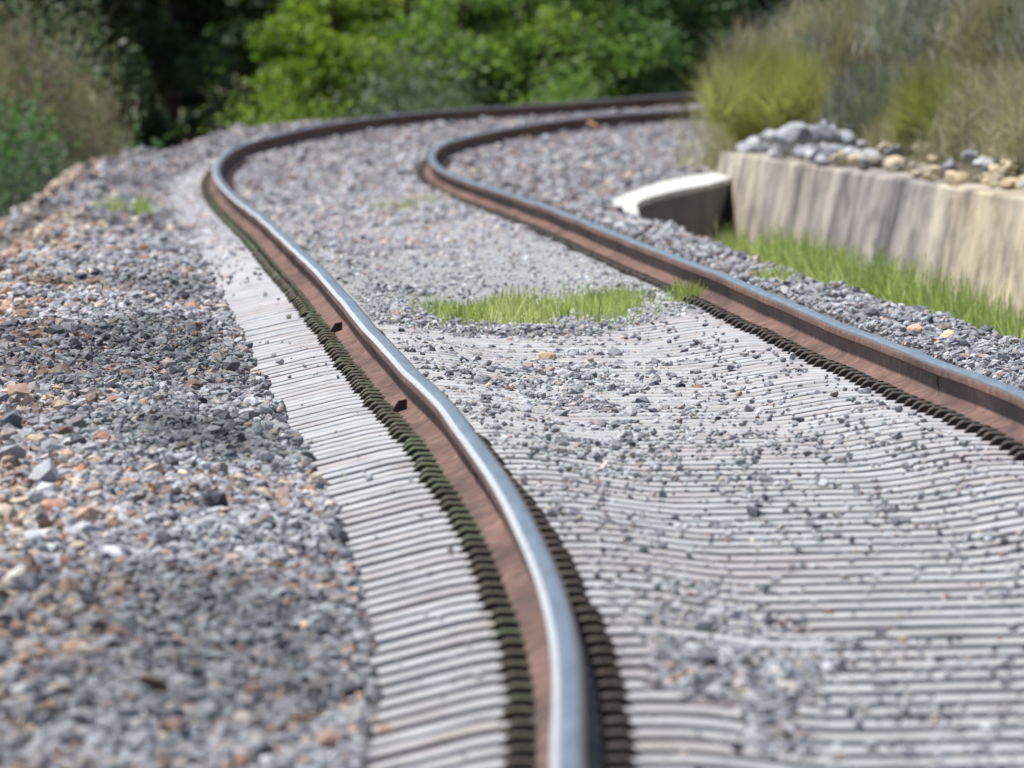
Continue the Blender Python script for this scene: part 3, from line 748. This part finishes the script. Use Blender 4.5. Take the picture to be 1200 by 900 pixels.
for a in (
    ('broom_shrub', 915, 147.0, .52, .78, 12000, 'broom', 'yellow green fine stalked broom bush at the far end of the wall', .009, .66, .85),
    ('dry_shrub', 872, 153.0, .42, .98, 3800, 'dry', 'dry brown feathery shrub behind the broom bush at the bend', .008, .62, .85),
    ('sage_shrub', 990, 149.0, .50, .90, 5200, 'sage', 'grey green wiry shrub right of the broom bush', .009, .5, .9),
    ('sage_shrub', 1030, 139.0, .42, .70, 4600, 'sage', 'dull grey shrub above the buff rocks in the middle of the hillside', .009, .38, .95),
    ('broom_shrub', 1100, 132.0, .36, .60, 4600, 'broom', 'olive green grassy shrub hanging over the wall midway', .008, .36, .85),
    ('dry_shrub', 1165, 126.0, .42, .62, 4600, 'dry', 'dry tan grass shrub over the near part of the wall', .008, .66, .95),
    ('dry_shrub', 1225, 119.0, .45, .62, 3600, 'dry', 'dry straw coloured shrub at the right picture edge above the wall', .008, .64, .95),
    ('dry_shrub', 1030, 147.0, .50, .95, 3800, 'dry', 'dark twiggy shrub upslope between the two grey green shrubs', .009, .32, .85),
    ('sage_shrub', 1120, 143.0, .60, .95, 5600, 'sage', 'blue grey wiry shrub high on the hillside', .009, .52, .9),
    ('dry_shrub', 1185, 137.0, .55, .85, 4600, 'dry', 'brown grey bent grass shrub high at the right edge', .009, .52, .95),
    ('sage_shrub', 1255, 132.0, .55, .80, 3300, 'sage', 'grey green shrub just beyond the right picture edge', .009, .45, .9),
    ('dry_shrub', 885, 159.0, .42, 1.45, 4200, 'dry', 'tall brown grey shrub leaning out at the top above the far rails', .009, .45, .8),
    ('sage_shrub', 925, 166.0, .55, 1.60, 4200, 'sage', 'tall grey green shrub at the top edge, right of the leaning brown one', .009, .48, .8),
    ('dry_shrub', 965, 163.0, .55, 1.55, 4200, 'dry', 'tall pale dry shrub at the top edge above the grey rock heap', .009, .58, .85),
    ('dry_shrub', 940, 157.0, .60, 1.15, 4200, 'dry', 'tall dry grey shrub at the top behind the broom bush', .009, .5, .8),
    ('broom_shrub', 1000, 142.0, .28, .40, 2200, 'broom', 'small olive tuft just above the grey rock heap', .008, .5, .9),
    ('dry_shrub', 1080, 152.0, .60, 1.0, 4200, 'dry', 'wide dry shrub high on the hillside behind the blue grey shrub', .009, .5, .9),
    ('broom_shrub', 960, 152.0, .40, .80, 3600, 'broom', 'greyish olive broom shrub behind the yellow green one', .008, .42, .8),
    ('dry_shrub', 1150, 150.0, .60, .9, 4000, 'dry', 'pale bent shrub near the top of the hillside, left of the dark leafy bush', .009, .6, .95),
    ):
    nm, xp, Z, rx, h, n, mt, lab, wd, tn, ln = a
    x, y, z = on_hill(xp, 0, Z)
    shrub(nm, x, y, z - .03, rx, h, n, mt, lab, 'stalk' if mt == 'broom' else 'twig', 'scrub bushes on the hillside', width=wd, tone=tn, lean=ln, ry=rx * 2.0)
n = 52000
y = rng.uniform(100, 175, n); u = np.abs(rng.normal(0, 1.3, n)) + .55; x = wall_x(y) + u; k = (u < 4) & (rng.random(n) < np.clip(noise(x * 3, y * .6) * 1.6 - .1 + .3 * (u > .5), 0, 1)); x, y = x[k], y[k]
v, f, c = blades(len(x), np.stack([x, y, ground(x, y) - .02], -1), .26, .8, .009, .5)
tag(link('dry_grass', mesh_np('dry_grass', v, f, M['dry'], np.repeat(c[:, None], 3, 1))), 'matted dry grass covering the hillside soil between the shrubs', 'grass', kind='stuff')
for xp, Z, rx, h, nl, mt, lab, ls in (
    (1045, 156.0, .50, 1.75, 3600, 'leaf_bright', 'yellow leaved bush at the top edge above the hillside', .055),
    (1190, 150.0, .55, .95, 3000, 'leaf_dark', 'dark green leafy bush near the top right corner', .05),
    (990, 154.0, .45, .75, 2200, 'leaf_pale', 'grey leaved bush in the middle of the scrub hillside', .045)):
    x, y, z = on_hill(xp, 0, Z)
    shrub('leafy_bush', x, y, z - .03, rx, h, 240, 'dry', lab, 'twig', 'leafy bushes on the hillside', 'bush', .012, .3, .5, rx * 1.8, nl, mt, ls)
def low(x_px, Z):
    X = (x_px - 600) / FPX * Z; return X, Z, float(ground(np.array(X), np.array(Z)))
for xp, Z, rx, h, n, mt, nl, lm, lab, tn in (
    (40, 172.0, .80, 3.0, 6500, 'dry', 1100, 'leaf_pale', 'big tangled grey brown dry bush at the top left corner', .45),
    (95, 176.0, .55, 2.1, 3600, 'dry', 500, 'leaf_pale', 'brown twiggy bush beside the dark trees on the left', .4),
    (20, 165.0, .55, 1.3, 1800, 'sage', 1900, 'leaf_mid', 'low green bush below the dry bush at the left edge', .4),
    (125, 180.0, .5, 1.15, 1500, 'sage', 1500, 'leaf_mid', 'soft green bush at the foot of the dark trees', .5),
    (-60, 170.0, .8, 2.0, 1500, 'dry', 2500, 'leaf_mid', 'grey green bush beyond the left picture edge', .45)):
    x, y, z = low(xp, Z)
    shrub('dry_bush', x, y, z - .05, rx, h, n, mt, lab, 'twig', 'bushes below the left shoulder', 'bush', .012, tn, .75, rx * 1.5, nl, lm, .06)

# ------------------------------------------------------------------ trees beyond the bend
def tree_meshes(h, rx, n, tone, seed_name, leafsize=.085, low_=.06, base=0.0):
    """trunk with limbs; crown: leaf clumps round the limb ends, from near the ground to the top"""
    paths = []; ends = []
    ph = 0; trunk = np.array([(.12 * math.sin(t * 3 + ph), .10 * math.cos(t * 2.3), h * .92 * t) for t in np.linspace(0, 1, 9)])
    paths.append((trunk, np.linspace(.13, .02, 9)))
    for k in range(34):
        t = random.uniform(.05, .95); p0 = np.array([np.interp(t, np.linspace(0, 1, 9), trunk[:, i]) for i in range(3)])
        a = random.uniform(0, 6.283); L = rx * (1.05 - .55 * t) * random.uniform(.6, 1.1)
        q = [p0 + np.array([math.cos(a) * L * e_, math.sin(a) * L * e_, L * (.35 * e_ - .25 * e_ * e_) * random.uniform(.4, 1.4)]) for e_ in (0, .3, .65, 1)]
        paths.append((np.array(q), np.array([.045, .03, .02, .008]) * (1.1 - .5 * t)))
        ends += [(q[1] + q[2]) / 2, q[2], q[3]]
    tv, tf = tubes(paths, 6)
    ends = np.array(ends)
    nc = 150
    cc = ends[rng.integers(0, len(ends), nc)] + rng.normal(0, .16, (nc, 3)) * rx * .5
    cc[:, 2] = np.clip(cc[:, 2], low_ * h, h)
    # extra clumps where the crown is seen
    w = np.where(cc[:, 2] < 3.6, 3.0, 1.0); w /= w.sum()
    k = rng.choice(nc, n, p=w); cr = rng.uniform(.13, .30, nc)
    g = rng.normal(0, 1, (n, 3)); g *= (np.abs(rng.normal(1, .25, n)) / (np.linalg.norm(g, axis=1) + 1e-6))[:, None]
    c = cc[k] + g * cr[k][:, None] * np.array([1, 1, .75])
    lv, lf, lc = leaves(c, leafsize, .5)
    ct = rng.normal(0, .17, nc); lc = np.clip(lc + np.repeat(ct[k], 4), 0, 1)
    return mesh_np('trunk', tv, tf, M['bark'], shade=True), mesh_np('crown', lv, lf, M['leaf_mid'], np.repeat(lc[:, None], 3, 1))
TM = [tree_meshes(3.9, 1.35, 30000, .5, 'd', .085, .25), tree_meshes(4.3, 1.5, 30000, .5, 'e', .075, .25)]
TM = TM[::-1] and [tree_meshes(7.0, 2.0, 42000, .5, 'a'), tree_meshes(6.2, 1.7, 42000, .5, 'b', .075), tree_meshes(8.0, 2.4, 46000, .5, 'c', .095)] + TM
def tree(x_px, Z, kind, mat, scale, label, group='trees beyond the bend'):
    X = (x_px - 600) / FPX * Z
    root = empty('tree', (X, Z, -4.3), random.uniform(0, 6.28)); root.scale = (scale,) * 3
    t, c = TM[kind]
    link('trunk', t, root); o = link('crown', c, root)
    o.material_slots[0].link = 'OBJECT'; o.material_slots[0].material = M[mat]
    tag(root, label, 'tree', group); return root
for a in (
    (110, 212, 0, 'leaf_dark', 1.0, 'dark tree at the left end of the wood, behind the dry bush'),
    (205, 216, 2, 'leaf_dark', 1.0, 'very dark tree with bare trunk showing left of the bend'),
    (285, 222, 0, 'leaf_dark', 1.05, 'dark tree standing just left of the bright yellow green tree'),
    (395, 208, 3, 'leaf_bright', .95, 'bright yellow green tree behind the outside of the bend'),
    (480, 213, 4, 'leaf_bright', .95, 'sunny light green tree right of the brightest one'),
    (545, 211, 3, 'leaf_light', .95, 'small mid green tree above the middle of the far rail'),
    (620, 212, 4, 'leaf_light', 1.0, 'full mid green tree above the inner rail bend'),
    (705, 214, 3, 'leaf_mid', 1.0, 'deep green tree right of the full mid green one'),
    (775, 219, 4, 'leaf_mid', 1.05, 'deep green tree behind the far straight of the rails'),
    (840, 224, 2, 'leaf_dark', 1.0, 'dark green tree at the right end of the wood beside the scrub hill'),
    (60, 232, 2, 'leaf_dark', 1.2, 'tall dark tree in the back row at the left'),
    (230, 236, 0, 'leaf_dark', 1.3, 'tall dark tree in the back row behind the bare trunk'),
    (360, 238, 2, 'leaf_mid', 1.2, 'tall green tree in the back row behind the bright tree'),
    (470, 242, 0, 'leaf_mid', 1.3, 'tall green tree in the back row left of centre'),
    (580, 240, 2, 'leaf_mid', 1.2, 'tall green tree in the back row at the centre'),
    (690, 246, 0, 'leaf_dark', 1.3, 'tall dark tree in the back row right of centre'),
    (800, 248, 2, 'leaf_dark', 1.2, 'tall dark tree in the back row behind the far rails'),
    (930, 252, 0, 'leaf_dark', 1.3, 'tall dark tree in the back row behind the scrub hill'),
    (-60, 205, 2, 'leaf_dark', 1.15, 'dark tree beyond the left picture edge'),
    (-260, 198, 0, 'leaf_dark', 1.5, 'tall dark unseen tree beyond the left picture edge, added to shade the wood'),  # out-of-view tree added to keep the left wood dark
    (-120, 190, 2, 'leaf_dark', 1.1, 'dark tree beyond the left picture edge beside the dry bush'),
    ):
    tree(*a)
x, y, z = (330 - 600) / FPX * 199, 199.0, -4.0
for xp, Z, mt, lab in ((455, 205, 'leaf_pale', 'pale grey green bush just beyond the far rail, left of centre'), (515, 206, 'leaf_pale', 'silvery bush just beyond the far rail below the light green tree'), (665, 209, 'leaf_light', 'light green bush behind the far rail right of centre')):
    shrub('leafy_bush', (xp - 600) / FPX * Z, Z, -3.6, .6, 1.9, 300, 'dry', lab, 'twig', None, 'bush', .012, .4, .5, .8, 4200, mt, .065)
shrub('leafy_bush', x, y, -3.6, .7, 1.7, 260, 'dry', 'low yellow green bush just behind the bend of the left rail', 'twig', None, 'bush', .012, .3, .5, .8, 5200, 'leaf_bright', .06)

# ------------------------------------------------------------------ small things
def petal():
    p = px(1103, 503); V = [(-.02, -.012, 0), (.02, -.014, .004), (.024, .012, .012), (-.016, .015, .006), (-.018, -.010, .003), (.018, -.012, .007), (.022, .010, .015), (-.014, .013, .009)]
    F = [(3, 2, 1, 0), (4, 5, 6, 7), (0, 1, 5, 4), (1, 2, 6, 5), (2, 3, 7, 6), (3, 0, 4, 7)]
    x, y, _ = p; s, d = SD(np.array(x), np.array(y)); _, _, h = P(s, d)
    o = link('yellow_leaf', mesh_py('yellow_leaf', V, F, M['petal']), None, (x, y, float(h + sleeper_profile(d)) + .006))
    tag(o, 'small bright yellow leaf lying on a sleeper near the right rail', 'leaf')
petal()

# ------------------------------------------------------------------ camera, sun, sky
cam_d = bpy.data.cameras.new('camera'); cam = bpy.data.objects.new('camera', cam_d); COL.objects.link(cam)
cam_d.sensor_width = 36; cam_d.lens = 36 * FPX / 1200; cam_d.clip_start = 1; cam_d.clip_end = 6000
pitch = math.atan((450 - YH) / FPX)
cam.location = (0, 0, 0); cam.rotation_euler = (math.pi / 2 - pitch, 0, 0)
cam_d.dof.use_dof = True; cam_d.dof.focus_distance = 68.0
APER = 0.045                                   # aperture diameter in metres
cam_d.dof.aperture_fstop = cam_d.lens / 1000 / APER
S.camera = cam
EL, AZX, AZY = R(67), -.98, .14
sd = Vector((AZX, AZY, 0)).normalized() * math.cos(EL) + Vector((0, 0, math.sin(EL)))
sun_d = bpy.data.lights.new('sun', 'SUN'); sun_d.energy = 4.7; sun_d.angle = R(.6); sun_d.color = (1, .98, .955)
sun = bpy.data.objects.new('sun', sun_d); COL.objects.link(sun); sun.rotation_euler = sd.to_track_quat('Z', 'Y').to_euler(); sun.location = (-20, 10, 40)
w = bpy.data.worlds.new('World'); S.world = w; w.use_nodes = True
bg = w.node_tree.nodes['Background']; sky = w.node_tree.nodes.new('ShaderNodeTexSky'); sky.sky_type = 'NISHITA'; sky.sun_disc = False
sky.sun_elevation = EL; sky.sun_rotation = math.atan2(AZX, AZY)
w.node_tree.links.new(sky.outputs[0], bg.inputs[0]); bg.inputs[1].default_value = .09
vs = S.view_settings; vs.view_transform = 'Standard'; vs.look = 'None'; vs.gamma = 1; vs.exposure = .52; vs.use_curve_mapping = False
S.cycles.use_denoising = True
S.cycles.max_bounces = 6
